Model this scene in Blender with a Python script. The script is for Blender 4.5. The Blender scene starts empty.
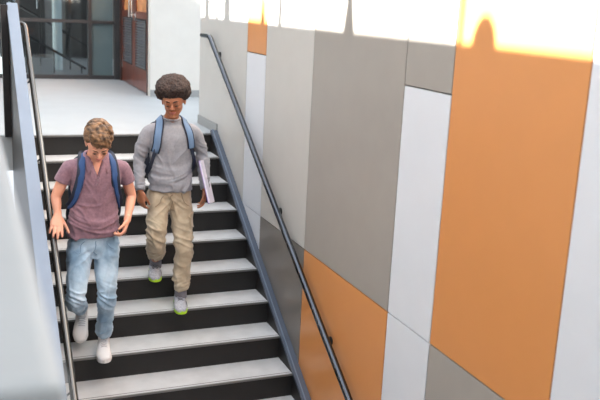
import bpy, bmesh, math, random
import numpy as np
from math import sin, cos, tan, pi, radians, sqrt, atan2
from mathutils import Vector, Matrix, Quaternion, noise
from mathutils.bvhtree import BVHTree

SC = bpy.context.scene
COL = SC.collection
# ------------------------------------------------------------------ camera
cam_d = bpy.data.cameras.new('camera')
cam = bpy.data.objects.new('camera', cam_d); COL.objects.link(cam); SC.camera = cam
_a, _b, _c = 0.39289, 0.23118, 0.04814                       # yaw to the right, pitch down, roll
_f = Vector((sin(_a)*cos(_b), cos(_a)*cos(_b), -sin(_b)))
_r = Vector((cos(_a), -sin(_a), 0)); _u = _r.cross(_f)
_r2 = _r*cos(_c) + _u*sin(_c); _u2 = -_r*sin(_c) + _u*cos(_c)
cam.matrix_world = Matrix(((_r2.x, _u2.x, -_f.x, -2.05139), (_r2.y, _u2.y, -_f.y, -7.13102),
                           (_r2.z, _u2.z, -_f.z, 1.15577), (0, 0, 0, 1)))
cam_d.sensor_width = 36; cam_d.lens = 36*819.84/600
cam_d.clip_start = .05; cam_d.clip_end = 200
cam_d.dof.use_dof = True; cam_d.dof.focus_distance = 5.6; cam_d.dof.aperture_fstop = 2.6
# ------------------------------------------------------------------ light
w = bpy.data.worlds.new('daylight'); SC.world = w; w.use_nodes = True
bg = w.node_tree.nodes['Background']
_N = w.node_tree.nodes; _L = w.node_tree.links                # overcast-bright sky: brighter overhead than at the horizon
_tc = _N.new('ShaderNodeTexCoord'); _sx = _N.new('ShaderNodeSeparateXYZ'); _rp = _N.new('ShaderNodeValToRGB')
_L.new(_tc.outputs['Generated'], _sx.inputs[0]); _L.new(_sx.outputs['Z'], _rp.inputs[0]); _L.new(_rp.outputs[0], bg.inputs[0])
_rp.color_ramp.elements[0].position = 0; _rp.color_ramp.elements[0].color = (.52, .56, .62, 1)
_rp.color_ramp.elements[1].position = .8; _rp.color_ramp.elements[1].color = (1.0, 1.04, 1.1, 1)
bg.inputs[1].default_value = 1.1
sun_d = bpy.data.lights.new('sun', 'SUN'); sun_d.energy = 24; sun_d.angle = radians(0.6); sun_d.color = (1, .97, .91)
sun = bpy.data.objects.new('sun', sun_d); COL.objects.link(sun)
SUN_EL = radians(29)
sun.rotation_euler = Vector((-cos(SUN_EL), -.04, sin(SUN_EL))).to_track_quat('Z', 'Y').to_euler()
SC.view_settings.view_transform = 'Standard'; SC.view_settings.look = 'None'
SC.view_settings.gamma = 1; SC.view_settings.use_curve_mapping = False
SC.view_settings.exposure = 1.1

# ------------------------------------------------------------------ helpers
def lin(c): return tuple((v/255/12.92 if v/255 <= .04045 else ((v/255+.055)/1.055)**2.4) for v in c)
def mat(name, rgb, rough=.5, metal=0, var=0, vscale=6, bump=0, bscale=40, spec=.5, stretch=None, coat=0, rgb2=None, sheen=0):
    m = bpy.data.materials.new(name); m.use_nodes = True; nt = m.node_tree; N = nt.nodes; L = nt.links
    b = N['Principled BSDF']; c = lin(rgb)
    b.inputs['Base Color'].default_value = (*c, 1); b.inputs['Roughness'].default_value = rough
    b.inputs['Metallic'].default_value = metal; b.inputs['Specular IOR Level'].default_value = spec
    b.inputs['Coat Weight'].default_value = coat
    b.inputs['Sheen Weight'].default_value = sheen
    tc = N.new('ShaderNodeTexCoord'); mp = N.new('ShaderNodeMapping'); L.new(tc.outputs['Object'], mp.inputs[0])
    if stretch: mp.inputs['Scale'].default_value = stretch
    if var or rgb2:
        n = N.new('ShaderNodeTexNoise'); n.inputs['Scale'].default_value = vscale; n.inputs['Detail'].default_value = 6
        L.new(mp.outputs[0], n.inputs['Vector'])
        r = N.new('ShaderNodeValToRGB'); r.color_ramp.elements[0].position = .35; r.color_ramp.elements[1].position = .65
        if rgb2: c1, c2 = c, lin(rgb2)
        else: c1 = tuple(v*(1-var) for v in c); c2 = tuple(min(1, v*(1+var)) for v in c)
        r.color_ramp.elements[0].color = (*c1, 1); r.color_ramp.elements[1].color = (*c2, 1)
        L.new(n.outputs['Fac'], r.inputs[0]); L.new(r.outputs[0], b.inputs['Base Color'])
    if bump:
        n = N.new('ShaderNodeTexNoise'); n.inputs['Scale'].default_value = bscale; n.inputs['Detail'].default_value = 5
        L.new(mp.outputs[0], n.inputs['Vector'])
        bp = N.new('ShaderNodeBump'); bp.inputs['Strength'].default_value = bump; bp.inputs['Distance'].default_value = .01
        L.new(n.outputs['Fac'], bp.inputs['Height']); L.new(bp.outputs[0], b.inputs['Normal'])
    return m
def glass(name, tint, refl=.12, opac=0.0):
    m = bpy.data.materials.new(name); m.use_nodes = True; nt = m.node_tree; N = nt.nodes; L = nt.links
    N.remove(N['Principled BSDF']); out = N['Material Output']
    t = N.new('ShaderNodeBsdfTransparent'); t.inputs[0].default_value = (*tint, 1)
    g = N.new('ShaderNodeBsdfGlossy'); g.inputs['Roughness'].default_value = .03
    fr = N.new('ShaderNodeFresnel'); fr.inputs[0].default_value = 1.5
    mx = N.new('ShaderNodeMixShader'); L.new(fr.outputs[0], mx.inputs[0]); L.new(t.outputs[0], mx.inputs[1]); L.new(g.outputs[0], mx.inputs[2])
    last = mx
    if opac:
        d = N.new('ShaderNodeBsdfDiffuse'); d.inputs[0].default_value = (*tint, 1)
        m2 = N.new('ShaderNodeMixShader'); m2.inputs[0].default_value = opac
        L.new(mx.outputs[0], m2.inputs[1]); L.new(d.outputs[0], m2.inputs[2]); last = m2
    L.new(last.outputs[0], out.inputs[0]); return m

def link(name, me, m=None, parent=None, smooth=False):
    o = bpy.data.objects.new(name, me); COL.objects.link(o)
    if m: me.materials.append(m)
    if parent: o.parent = parent
    if smooth:
        for p in me.polygons: p.use_smooth = True
    return o
def from_bm(name, bm, m=None, parent=None, smooth=False):
    bmesh.ops.recalc_face_normals(bm, faces=bm.faces)
    me = bpy.data.meshes.new(name); bm.to_mesh(me); bm.free()
    return link(name, me, m, parent, smooth)
def tag(o, label=None, cat=None, group=None, kind=None):
    if label: o['label'] = label
    if cat: o['category'] = cat
    if group: o['group'] = group
    if kind: o['kind'] = kind
    return o
def empty(name, loc=(0, 0, 0)):
    o = bpy.data.objects.new(name, None); COL.objects.link(o); o.location = loc; o.empty_display_size = .1
    return o
def settle(root):
    """children were modelled in world coordinates: keep them there under a moved Empty"""
    for ch in [o for o in COL.objects if o.parent == root]:
        ch.matrix_parent_inverse = Matrix.Translation(-Vector(root.location))
def box(bm, lo, hi, bev=0, M=None):
    g = bmesh.ops.create_cube(bm, size=1)
    vs = g['verts']; lo = Vector(lo); hi = Vector(hi)
    for v in vs: v.co = Vector([(lo[i]+hi[i])/2 + v.co[i]*(hi[i]-lo[i]) for i in range(3)])
    if bev:
        es = list({e for v in vs for e in v.link_edges})
        r = bmesh.ops.bevel(bm, geom=es, offset=bev, segments=2, affect='EDGES', profile=.7)
        vs = list({v for f in r['faces'] for v in f.verts} | {v for v in vs if v.is_valid})
    if M:
        for v in vs: v.co = M @ v.co
    return vs
def prism(bm, pts, x0, x1):
    """polygon in the y-z plane, extruded along x"""
    a = [bm.verts.new((x0, y, z)) for y, z in pts]; b = [bm.verts.new((x1, y, z)) for y, z in pts]
    bm.faces.new(a); bm.faces.new(b[::-1])
    for i in range(len(pts)):
        j = (i+1) % len(pts); bm.faces.new((a[i], b[i], b[j], a[j]))
def catmull(P, n):
    """P: list of numpy rows; n samples per span"""
    P = np.array(P, float); out = []
    for i in range(len(P)-1):
        p0 = P[max(i-1, 0)]; p1 = P[i]; p2 = P[i+1]; p3 = P[min(i+2, len(P)-1)]
        for k in range(n):
            t = k/n
            out.append(.5*((2*p1)+(-p0+p2)*t+(2*p0-5*p1+4*p2-p3)*t*t+(-p0+3*p1-3*p2+p3)*t**3))
    out.append(P[-1]); return np.array(out)
def loft(bm, rows, up=(0, 1, 0), seg=20, n=6, caps=True, power=2.0):
    """rows: (x,y,z,a,b): ellipse half axes a (side) and b (along `up`)"""
    R = catmull(rows, n) if n > 1 else np.array(rows, float)
    up0 = Vector(up); rings = []
    m = len(R)
    pts = [Vector(r[:3]) for r in R]
    seq = []
    tans = []
    for i in range(m):
        t = (pts[min(i+1, m-1)]-pts[max(i-1, 0)]).normalized(); tans.append(t)
    if caps:                                   # rounded ends
        for q in (.94, .7, .35): 
            s = sqrt(1-q*q); b0 = min(R[0][3], R[0][4])
            seq.append((pts[0]-tans[0]*b0*q, tans[0], R[0][3]*s, R[0][4]*s))
    for i in range(m): seq.append((pts[i], tans[i], R[i][3], R[i][4]))
    if caps:
        for q in (.35, .7, .94):
            s = sqrt(1-q*q); b0 = min(R[-1][3], R[-1][4])
            seq.append((pts[-1]+tans[-1]*b0*q, tans[-1], R[-1][3]*s, R[-1][4]*s))
    u = up0
    for c, t, a, b in seq:
        u = (u - t*u.dot(t)); u = u.normalized() if u.length > 1e-4 else t.orthogonal().normalized()
        s = t.cross(u).normalized(); ring = []
        for k in range(seg):
            an = 2*pi*k/seg; ca, sa = cos(an), sin(an)
            if power != 2:
                ca = math.copysign(abs(ca)**(2/power), ca); sa = math.copysign(abs(sa)**(2/power), sa)
            ring.append(bm.verts.new(c + s*a*ca + u*b*sa))
        rings.append(ring)
    for i in range(len(rings)-1):
        for k in range(seg):
            j = (k+1) % seg; bm.faces.new((rings[i][k], rings[i][j], rings[i+1][j], rings[i+1][k]))
    bm.faces.new(rings[0][::-1]); bm.faces.new(rings[-1])
def tube(bm, pts, r, seg=14, n=1, caps=True):
    loft(bm, [(*p, r, r) for p in pts], up=(.31, .2, .93), seg=seg, n=n, caps=caps)
def ball(bm, c, r, M=None, u=20, v=14):
    g = bmesh.ops.create_uvsphere(bm, u_segments=u, v_segments=v, radius=1)
    r = r if hasattr(r, '__len__') else (r, r, r)
    for q in g['verts']:
        p = Vector((q.co.x*r[0], q.co.y*r[1], q.co.z*r[2]))
        if M: p = M @ p
        q.co = p + Vector(c)
    return g['verts']
def bezier(P, n=8):
    return [Vector(r) for r in catmull([tuple(p) for p in P], n)]

# ------------------------------------------------------------------ materials
G = .27524; RISE = .17; SL = RISE/G                 # going, rise, slope
M_FLOOR = mat('pale_floor', (168, 174, 178), .5, var=.03, vscale=3, bump=.03)
M_TREAD = mat('tread_stone', (196, 197, 198), .6, var=.06, vscale=9, bump=.05, bscale=120)
M_NOSE = mat('nosing_metal', (120, 120, 118), .4, .3)
M_RISER = mat('riser_black', (25, 23, 22), .55, var=.1)
M_STRINGER = mat('stringer_paint', (82, 91, 106), .3, var=.05)
M_CREAM = mat('stringer_cream', (196, 194, 188), .5)
M_CAP = mat('cap_paint', (114, 127, 144), .55, var=.03)
M_DARK = mat('dark_steel', (38, 36, 36), .4, .3)
M_RAIL = mat('rail_steel', (82, 86, 93), .15, 1)
M_RAIL2 = mat('rail_steel_light', (104, 102, 100), .25, .85)
M_PARAPET = mat('parapet_paint', (106, 111, 114), .55, var=.02)
M_PEDGE = mat('parapet_edge', (106, 111, 114), .5)
M_WHITEWALL = mat('white_plaster', (212, 210, 204), .8, var=.02)
M_SKIRT = mat('skirting_grey', (150, 152, 152), .5)
P_WHITE = mat('panel_white', (214, 217, 223), .38, var=.01)
P_LGREY = mat('panel_light_grey', (194, 192, 188), .4, var=.015)
P_MGREY = mat('panel_pale_grey', (190, 187, 182), .4, var=.015)
P_TAUPE = mat('panel_taupe', (156, 150, 143), .38, var=.02)
P_DGREY = mat('panel_dark_taupe', (122, 116, 110), .35, var=.03)
P_ORANGE = mat('panel_orange', (207, 139, 80), .34, var=.012)
M_GAP = mat('panel_gap', (95, 90, 86), .8)
M_FRAME = mat('frame_charcoal', (52, 52, 54), .45)
M_WOOD = mat('red_wood', (120, 58, 38), .3, var=.18, vscale=5, stretch=(6, 6, 1), coat=.3)
M_GRILLE = mat('grille_grey', (118, 122, 128), .5, .2)
M_BROWN = mat('door_frame_brown', (62, 40, 34), .4)
M_CHROME = mat('chrome', (215, 214, 212), .2, .9)
M_INT = mat('interior_grey', (128, 126, 124), .7, var=.1)
M_INTD = mat('interior_dark', (52, 48, 47), .6, var=.1)
M_COLUMN = mat('column_pale', (185, 196, 198), .6)
M_GLASS = glass('clear_glass', (.78, .84, .86))
M_GTEAL = glass('teal_glass', (.16, .23, .25), opac=.75)

# ------------------------------------------------------------------ setting
def struct(name, bm, m, parent=None):
    o = from_bm(name, bm, m, parent)
    if not parent: o['kind'] = 'structure'
    return o
XW = .06
# landing at the stair head and the corridor beyond
bm = bmesh.new(); box(bm, (-7, .042, -.3), (3.2, 5.0, 0)); struct('floor', bm, M_FLOOR)
bm = bmesh.new(); box(bm, (-7, -11, -2.7), (3.2, 0.02, -2.55)); struct('floor', bm, M_INT)
bm = bmesh.new(); box(bm, (-7, 5.0, -.3), (3.2, 10, -.002)); struct('floor', bm, mat('hall_floor', (176, 178, 180), .35, var=.05))
# right wall: backing slab and cladding panels
bm = bmesh.new(); box(bm, (XW+.02, -9.5, -2.55), (XW+.3, .66, 3.4)); WR = struct('wall_right', bm, M_GAP)
ys = [.66, -.779, -1.234, -2.152, -3.376, -3.827, -4.738, -6.6, -8.6]
ZL, ZU, ZT, ZB = -.4626, .787, 3.4, -2.55
def panel(y0, y1, z0, z1, m):
    g = .0035; bm = bmesh.new(); box(bm, (XW, y1+g, z0+g), (XW+.019, y0-g, z1-g), .0015); from_bm('cladding_panel', bm, m, WR)
panel(ys[0], ys[1], ZL, ZT, P_LGREY); panel(ys[0], ys[1], ZB, ZL, P_LGREY)
panel(ys[1], ys[2], ZU, ZT, P_ORANGE); panel(ys[1], ys[2], ZL, ZU, P_WHITE); panel(ys[1], ys[2], ZB, ZL, P_WHITE)
panel(ys[2], ys[3], ZL, ZT, P_MGREY); panel(ys[2], ys[3], ZB, ZL, P_DGREY)
panel(ys[3], ys[4], ZL, ZT, P_TAUPE); panel(ys[3], ys[4], ZB, ZL, P_ORANGE)
panel(ys[4], ys[5], ZU, ZT, P_TAUPE); panel(ys[4], ys[5], ZL, ZU, P_WHITE); panel(ys[4], ys[5], ZB, ZL, P_WHITE)
panel(ys[5], ys[6], ZL, ZT, P_ORANGE); panel(ys[5], ys[6], ZB, ZL, P_TAUPE)
panel(ys[6], ys[7], ZL, ZT, P_WHITE); panel(ys[6], ys[7], ZB, ZL, P_WHITE)
panel(ys[7], ys[8], ZL, ZT, P_LGREY); panel(ys[7], ys[8], ZB, ZL, P_ORANGE)
# low skirting strip of the landing along the right wall
bm = bmesh.new(); box(bm, (XW-.012, .0, 0), (XW, .66, .085), .003); tag(from_bm('baseboard_right', bm, M_SKIRT), kind='structure')
# white wall beyond the landing, door wall
bm = bmesh.new(); box(bm, (.04, 2.86, 0), (3.2, 3.0, 3.2)); struct('wall_back', bm, M_WHITEWALL)
bm = bmesh.new(); box(bm, (.04, 2.848, 0), (3.2, 2.86, .085), .003); tag(from_bm('baseboard_back', bm, M_SKIRT), kind='structure')
bm = bmesh.new(); box(bm, (.06, 4.9, 0), (.3, 5.05, 3.2)); box(bm, (.06, 3.0, 2.3), (.3, 4.9, 3.2)); struct('wall_door', bm, M_WHITEWALL)
# double door: frame, two leaves with vent grille below and glazing above
DR = empty('door_1', (.07, 3.95, 0)); DR['kind'] = 'structure'
bm = bmesh.new()
box(bm, (.03, 2.995, 0), (.12, 3.04, 2.25), .004); box(bm, (.03, 4.86, 0), (.12, 4.905, 2.25), .004); box(bm, (.03, 3.04, 2.2), (.12, 4.86, 2.25), .004)
from_bm('door_frame', bm, M_BROWN, DR)
M_DGLASS = mat('glazing_warm_glow', (236, 160, 104), .25, var=.3, vscale=5)  # orange colour stands in for the warm glow in the panes
for y0, y1, hy in ((3.045, 3.948, 3.86), (3.954, 4.855, 4.04)):
    bm = bmesh.new(); t0, t1 = .05, .095
    a, b = y0+.13, y1-.13
    box(bm, (t0, y0, .012), (t1, y1, .30), .003); box(bm, (t0, y0, .90), (t1, y1, 1.0), .003); box(bm, (t0, y0, 2.05), (t1, y1, 2.195), .003)
    box(bm, (t0, y0, .30), (t1, a, .90)); box(bm, (t0, b, .30), (t1, y1, .90)); box(bm, (t0, y0, 1.0), (t1, a, 2.05)); box(bm, (t0, b, 1.0), (t1, y1, 2.05))
    leaf = from_bm('door_leaf', bm, M_WOOD, DR)
    bm = bmesh.new(); box(bm, (t0+.022, a, .30), (t0+.03, b, .90))
    k = .31
    while k < .89:
        vs = box(bm, (t0-.004, a, k), (t0+.02, b, k+.012)); k += .034
        for v in vs: v.co.z -= (v.co.x-t0)*.0 if v.co.x > t0+.01 else .008
    from_bm('vent_grille', bm, M_GRILLE, leaf)
    bm = bmesh.new(); 
    for q in ((a-.012, a, .29, .91), (b, b+.012, .29, .91)): box(bm, (t0-.006, q[0], q[2]), (t0, q[1], q[3]))
    box(bm, (t0-.006, a, .90), (t0, b, .912)); box(bm, (t0-.006, a, .288), (t0, b, .30)); from_bm('grille_frame', bm, M_DARK, leaf)
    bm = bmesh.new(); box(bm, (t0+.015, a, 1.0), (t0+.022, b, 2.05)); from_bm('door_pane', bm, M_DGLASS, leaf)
    bm = bmesh.new()
    tube(bm, [(t0-.045, hy, .93), (t0-.045, hy, 1.22)], .012); tube(bm, [(t0, hy, .95), (t0-.045, hy, .95)], .01); tube(bm, [(t0, hy, 1.2), (t0-.045, hy, 1.2)], .01)
    from_bm('door_handle', bm, M_CHROME, leaf, True)
    bm = bmesh.new(); box(bm, (t0-.004, hy-.03, .88), (t0, hy+.03, .99), .001); from_bm('lock_plate', bm, M_CHROME, leaf)
    hg = y0+.003 if hy > 3.95 - .2 and y0 < 3.5 else y1-.03
    for z in (.2, 1.9):
        bm = bmesh.new(); box(bm, (t0-.006, hg, z), (t0, hg+.026, z+.11), .001); from_bm('hinge', bm, M_CHROME, leaf)
settle(DR)
# glazed facade at the far end
WN = empty('window_1', (-2, 5.05, 0)); WN['kind'] = 'structure'
def member(x0, x1, z0, z1, nm='mullion', y0=5.0, y1=5.09):
    bm = bmesh.new(); box(bm, (x0, y0, z0), (x1, y1, z1), .003); from_bm(nm, bm, M_FRAME, WN)
member(-7, .06, 0, .055, 'sill_rail'); member(-7, .06, .785, .83, 'transom'); member(-7, .06, 3.1, 3.2, 'head_rail')
mx = [-6.2, -4.9, -3.6, -2.3, -1.34, -.375]
for x in mx: member(x-.025, x+.025, .05, 3.1, 'mullion', 4.99, 5.1)
member(-.03, .06, 0, 3.2, 'corner_post', 4.97, 5.1)
ed = [-7]+mx+[-.03]
for i in range(len(ed)-1):
    for z0, z1 in ((.055, .785), (.83, 3.1)):
        bm = bmesh.new(); box(bm, (ed[i]+.02, 5.04, z0), (ed[i+1]-.02, 5.05, z1))
        from_bm('pane', bm, M_GTEAL if i == len(ed)-2 else M_GLASS, WN)
settle(WN)
# hall behind the glass
bm = bmesh.new(); box(bm, (-7, 9.2, 0), (3.2, 9.4, 3.2)); struct('wall_far', bm, M_INT)
bm = bmesh.new(); box(bm, (-7.1, 5.0, 3.2), (3.2, 9.4, 3.35)); struct('ceiling', bm, M_INTD)
# left side of the stairwell: tall unseen wall added to keep low sun out
bm = bmesh.new(); XL = -4.6
ZS = 1.035 + (XW-XL)*tan(SUN_EL)
box(bm, (XL-.25, -11, -2.6), (XL, 1.1, ZS)); box(bm, (XL-.25, 1.1, -2.6), (XL, 5.0, ZS+.42)); WL = struct('wall_left_sunblock', bm, M_WHITEWALL)
bm = bmesh.new(); box(bm, (XL-.25, -11.3, -2.6), (XW+.3, -11.05, 1.6)); struct('wall_front_skyblock', bm, M_INT)  # unseen wall added behind the camera to cut low sky light
k = tan(SUN_EL); dy = -.04/cos(SUN_EL)*(XW-XL)   # shift of a shadow along y
for y, hw, h, rd in ((.43, .15, 1.2, 0), (.10, .045, .16, 1), (-.20, .17, .9, 0), (-1.13, .055, .17, 1), (-1.50, .07, 1.2, 0),
                     (-2.66, .10, .34, 1), (-4.05, .10, .17, 2), (-3.86, .03, .8, 0), (-6.2, .1, .5, 0)):  # unseen shapes added to cast the spiky and rounded shadows on the right wall
    bm = bmesh.new()
    if rd == 0: box(bm, (XL-.10, y-hw/2+dy, ZS), (XL, y+hw/2+dy, ZS+h), .01)
    elif rd == 1: loft(bm, [(XL-.05, y+dy, ZS-.05, hw, .05), (XL-.05, y+dy, ZS+.04, hw*.75, .05), (XL-.05, y+dy, ZS+h*.6, hw*.4, .04), (XL-.05, y+dy, ZS+h, hw*.2, .02)], up=(1, 0, 0), n=4)
    else: ball(bm, (XL-.08, y+dy, ZS), (.07, hw, h))
    from_bm('shadow_caster', bm, M_WHITEWALL, WL)

# ------------------------------------------------------------------ staircase
ST = tag(empty('staircase', (-.75, -1.9, -1.1)), 'straight flight of pale treads and black risers going up to the landing', 'stairs')
WT = 1.55; NST = 15
for k in range(1, NST):
    yN, z = -(k-1)*G, -(k-1)*RISE
    bm = bmesh.new(); box(bm, (-WT, yN+.012, z-.016), (0, yN+(G+.02 if k > 1 else .03), z), .002); from_bm('tread', bm, M_TREAD if k > 1 else M_FLOOR, ST)
    bm = bmesh.new(); box(bm, (-WT, yN, z-.013), (0, yN+.012, z+.0008), .002); box(bm, (-WT, yN+.03, z-.002), (0, yN+.036, z+.0012)); from_bm('nosing_strip', bm, M_NOSE, ST)
    bm = bmesh.new(); box(bm, (-WT, yN+.015, z-RISE), (0, yN+.035, z-.012)); from_bm('riser', bm, M_RISER, ST)
def line(h, y): return (y, SL*y+h)
Y1 = -(NST-1)*G
# right stringer: black inner face, painted top with a raised lip
bm = bmesh.new(); prism(bm, [(.02, -.4), (.02, .02), line(.004, .0), line(.004, Y1), line(-.5, Y1), (-.0, -.6)], 0, XW-.002); from_bm('stringer', bm, M_RISER, ST)
bm = bmesh.new()
prism(bm, [(.02, .004), (.02, .030), line(.030, .0), line(.030, Y1), line(.004, Y1), line(.004, 0)], -.004, XW-.002)
from_bm('stringer_capping', bm, M_STRINGER, ST)
bm = bmesh.new(); prism(bm, [(.02, .030), (.02, .036), line(.038, .0), line(.038, Y1), line(.030, Y1), line(.030, 0)], .010, .019); from_bm('raised_lip', bm, M_CAP, ST)
bm = bmesh.new(); prism(bm, [(.02, -.4), (.02, .02), line(.02, .0), line(.02, Y1), line(-.5, Y1), (-.0, -.6)], -WT-.085, -WT); from_bm('stringer', bm, M_CREAM, ST)
settle(ST)
# balustrade on the open side: dark infill slab, painted flat capping
XB0, XB1 = -1.715, -1.635
BL = tag(empty('balustrade', (-1.675, -1.8, -1.1)), 'dark solid balustrade with flat pale blue capping on the open side of the stairs', 'balustrade')
YE = .03; YB = -3.6; HC = 1.04
bm = bmesh.new(); prism(bm, [(YE, 0), (YE, SL*YE+HC), line(HC, YB), line(-.45, YB), (0, -.5), (0, 0)], XB0+.006, XB1-.006); from_bm('infill_panel', bm, M_DARK, BL)
bm = bmesh.new(); prism(bm, [(YE+.004, SL*YE+HC), (YE+.004, SL*YE+HC+.022), line(HC+.022, YB-.004), line(HC, YB-.004)], XB0, XB1+.003); 
o = from_bm('capping', bm, M_CAP, BL)
bm = bmesh.new(); box(bm, (XB0-.05, YE-.09, 0), (XB0+.004, YE, SL*YE+HC+.004), .003); from_bm('newel_post', bm, M_DARK, BL)
mod = o.modifiers.new('bevel', 'BEVEL'); mod.width = .003; mod.segments = 2
settle(BL)
# handrails
def handrail(root, x, h, ytop, ybot, r, m, wallx, ys_, ext):
    z = lambda y: SL*y+h
    a = Vector((x, ytop, z(ytop))); b = Vector((x, ybot, z(ybot)))
    d = (b-a).normalized()
    if ext == 'on': e = Vector((x, ytop+.26, z(ytop)+.0)); pts = [e, a+Vector((0, .05, 0)), a+Vector((0, .015, -.004)), a+d*.03, b]
    else: e = Vector((wallx, ytop+.02, z(ytop)+.01)); pts = [e, a+Vector((-.03, .015, .008)), a+Vector((-.006, .004, 0)), a+d*.04, b]
    bm = bmesh.new(); tube(bm, pts, r, 16); from_bm('rail', bm, m, root, True)
    for y in ys_:
        bm = bmesh.new(); s = 1 if wallx > x else -1; q = Vector((x, y, z(y)))
        tube(bm, bezier([q+Vector((0, 0, -r*.7)), q+Vector((s*.004, 0, -.05)), q+Vector((s*.03, 0, -.075)), Vector((wallx-s*.004, y, q.z-.08))], 5), .0065, 10)
        tube(bm, [(wallx-s*.008, y, q.z-.08), (wallx, y, q.z-.08)], .028, 16, caps=False)
        from_bm('bracket', bm, M_DARK, root, True)
    settle(root)
HR = tag(empty('handrail', (0, -1.8, -.3)), 'dark round steel handrail fixed along the panelled right wall', 'handrail')
handrail(HR, -.005, .805, .09, -3.75, .0225, M_RAIL, XW, (-.03, -1.68, -2.67, -3.55), 'on')
HL = tag(empty('handrail', (-1.58, -1.8, -.2)), 'round steel handrail on the open left side inside the pale blue capping', 'handrail')
handrail(HL, -1.582, .91, .0, -3.55, .0205, M_RAIL2, XB1-.004, (-.55, -1.3, -2.1, -2.9), 'in')
# near parapet of the flight the picture is taken from
bm = bmesh.new(); PA = tag(empty('parapet', (-2.7, -5.6, -2.55)), 'pale grey blurred parapet in the near left corner', 'parapet')
box(bm, (-3.4, -6.45, -2.55), (-1.978, -4.80, .826), .018); from_bm('wall_body', bm, M_PARAPET, PA)
bm = bmesh.new(); box(bm, (-3.4, -4.798, -2.55), (-1.978, -4.78, .80), .004); from_bm('end_plate', bm, M_PEDGE, PA)
settle(PA)
# hall furniture seen through the glass
def deco(name, label, cat, build, m, group=None):
    bm = bmesh.new(); build(bm); return tag(from_bm(name, bm, m), label, cat, group)
deco('column', 'pale round column standing behind the glass facade', 'column', lambda bm: tube(bm, [(-.67, 6.5, .0), (-.67, 6.5, 3.2)], .072, 20, caps=False), M_COLUMN)
deco('column', 'pale round column behind the glass at the far left edge of the facade', 'column', lambda bm: tube(bm, [(-1.31, 6.9, .0), (-1.31, 6.9, 3.2)], .06, 20, caps=False), M_COLUMN)

def int_door(x0, x1, y, label):
    t = tag(empty('door_frame', ((x0+x1)/2, y, 0)), label, 'door')
    bm = bmesh.new(); box(bm, (x0, y-.06, 0), (x0+.07, y, 2.3)); box(bm, (x1-.07, y-.06, 0), (x1, y, 2.3)); box(bm, (x0+.07, y-.06, 2.2), (x1-.07, y, 2.3)); from_bm('frame', bm, M_DARK, t)
    bm = bmesh.new(); box(bm, (x0+.07, y-.04, .01), (x1-.07, y-.01, 2.2)); from_bm('leaf', bm, M_INTD, t)
    bm = bmesh.new(); tube(bm, [(x1-.14, y-.09, .9), (x1-.14, y-.09, 1.15)], .012); tube(bm, [(x1-.14, y-.09, .92), (x1-.14, y-.035, .92)], .009); tube(bm, [(x1-.14, y-.09, 1.13), (x1-.14, y-.035, 1.13)], .009); from_bm('handle', bm, M_CHROME, t)
    settle(t)
int_door(-1.42, -.62, 9.19, 'dark door in the hall behind the glass, left of the pale column')
int_door(-.25, .55, 9.19, 'dark door in the hall behind the glass, right of the pale column')
def ramp_rail(y, xs, zs, label):
    t = tag(empty('ramp_handrail', (sum(xs)/2, y, 0)), label, 'handrail')
    bm = bmesh.new(); tube(bm, [(xs[0], y, zs[0]), (xs[1], y, zs[1])], .02); from_bm('rail', bm, M_DARK, t, True)
    for k in range(5):
        q = .03+.94*k/4; x = xs[0]+(xs[1]-xs[0])*q; z = zs[0]+(zs[1]-zs[0])*q
        bm = bmesh.new(); tube(bm, [(x, y, max(z-.75, 0)), (x, y, z)], .011, 8, caps=False); from_bm('post', bm, M_DARK, t)
    settle(t)
ramp_rail(5.9, (-2.05, -.33), (1.05, .08), 'dark sloping handrail seen low behind the glass facade')
ramp_rail(6.6, (-1.9, .05), (1.35, .25), 'dark sloping handrail further back behind the glass facade')

# ================================================================== people
def V(*a): return Vector(a)
def fuse(name, bm, voxel, m, parent, smooth=4, fold=None, fac=.5):
    """all closed shapes in bm become one continuous surface"""
    bmesh.ops.recalc_face_normals(bm, faces=bm.faces)
    me = bpy.data.meshes.new(name); bm.to_mesh(me); bm.free()
    o = bpy.data.objects.new(name, me); COL.objects.link(o)
    r = o.modifiers.new('r', 'REMESH'); r.mode = 'VOXEL'; r.voxel_size = voxel
    if smooth:
        s = o.modifiers.new('s', 'SMOOTH'); s.iterations = smooth; s.factor = fac
    dg = bpy.context.evaluated_depsgraph_get(); dg.update()
    new = bpy.data.meshes.new_from_object(o.evaluated_get(dg)); new.name = name
    o.modifiers.clear(); o.data = new; bpy.data.meshes.remove(me)
    if fold:
        new.update(); nv = [v.normal.copy() for v in new.vertices]
        for v, n in zip(new.vertices, nv):
            v.co += n*fold(v.co, n)
    for p in new.polygons: p.use_smooth = True
    new.materials.clear(); new.materials.append(m); o.parent = parent
    return o
def nz(p, s, off=0): return noise.noise(Vector((p[0]*s[0]+off, p[1]*s[1], p[2]*s[2])))
def ridge(p, s, off=0, warp=.35):
    q = Vector((p[0]*s[0]+off, p[1]*s[1], p[2]*s[2])); q += Vector((noise.noise(q*.6+Vector((7, 1, 3))), noise.noise(q*.6+Vector((2, 9, 5))), noise.noise(q*.6)))*warp*2
    return (1-min(1, abs(noise.noise(q))*2.2))**1.6-.35
def gauss(x, w): return math.exp(-(x/w)**2)

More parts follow.
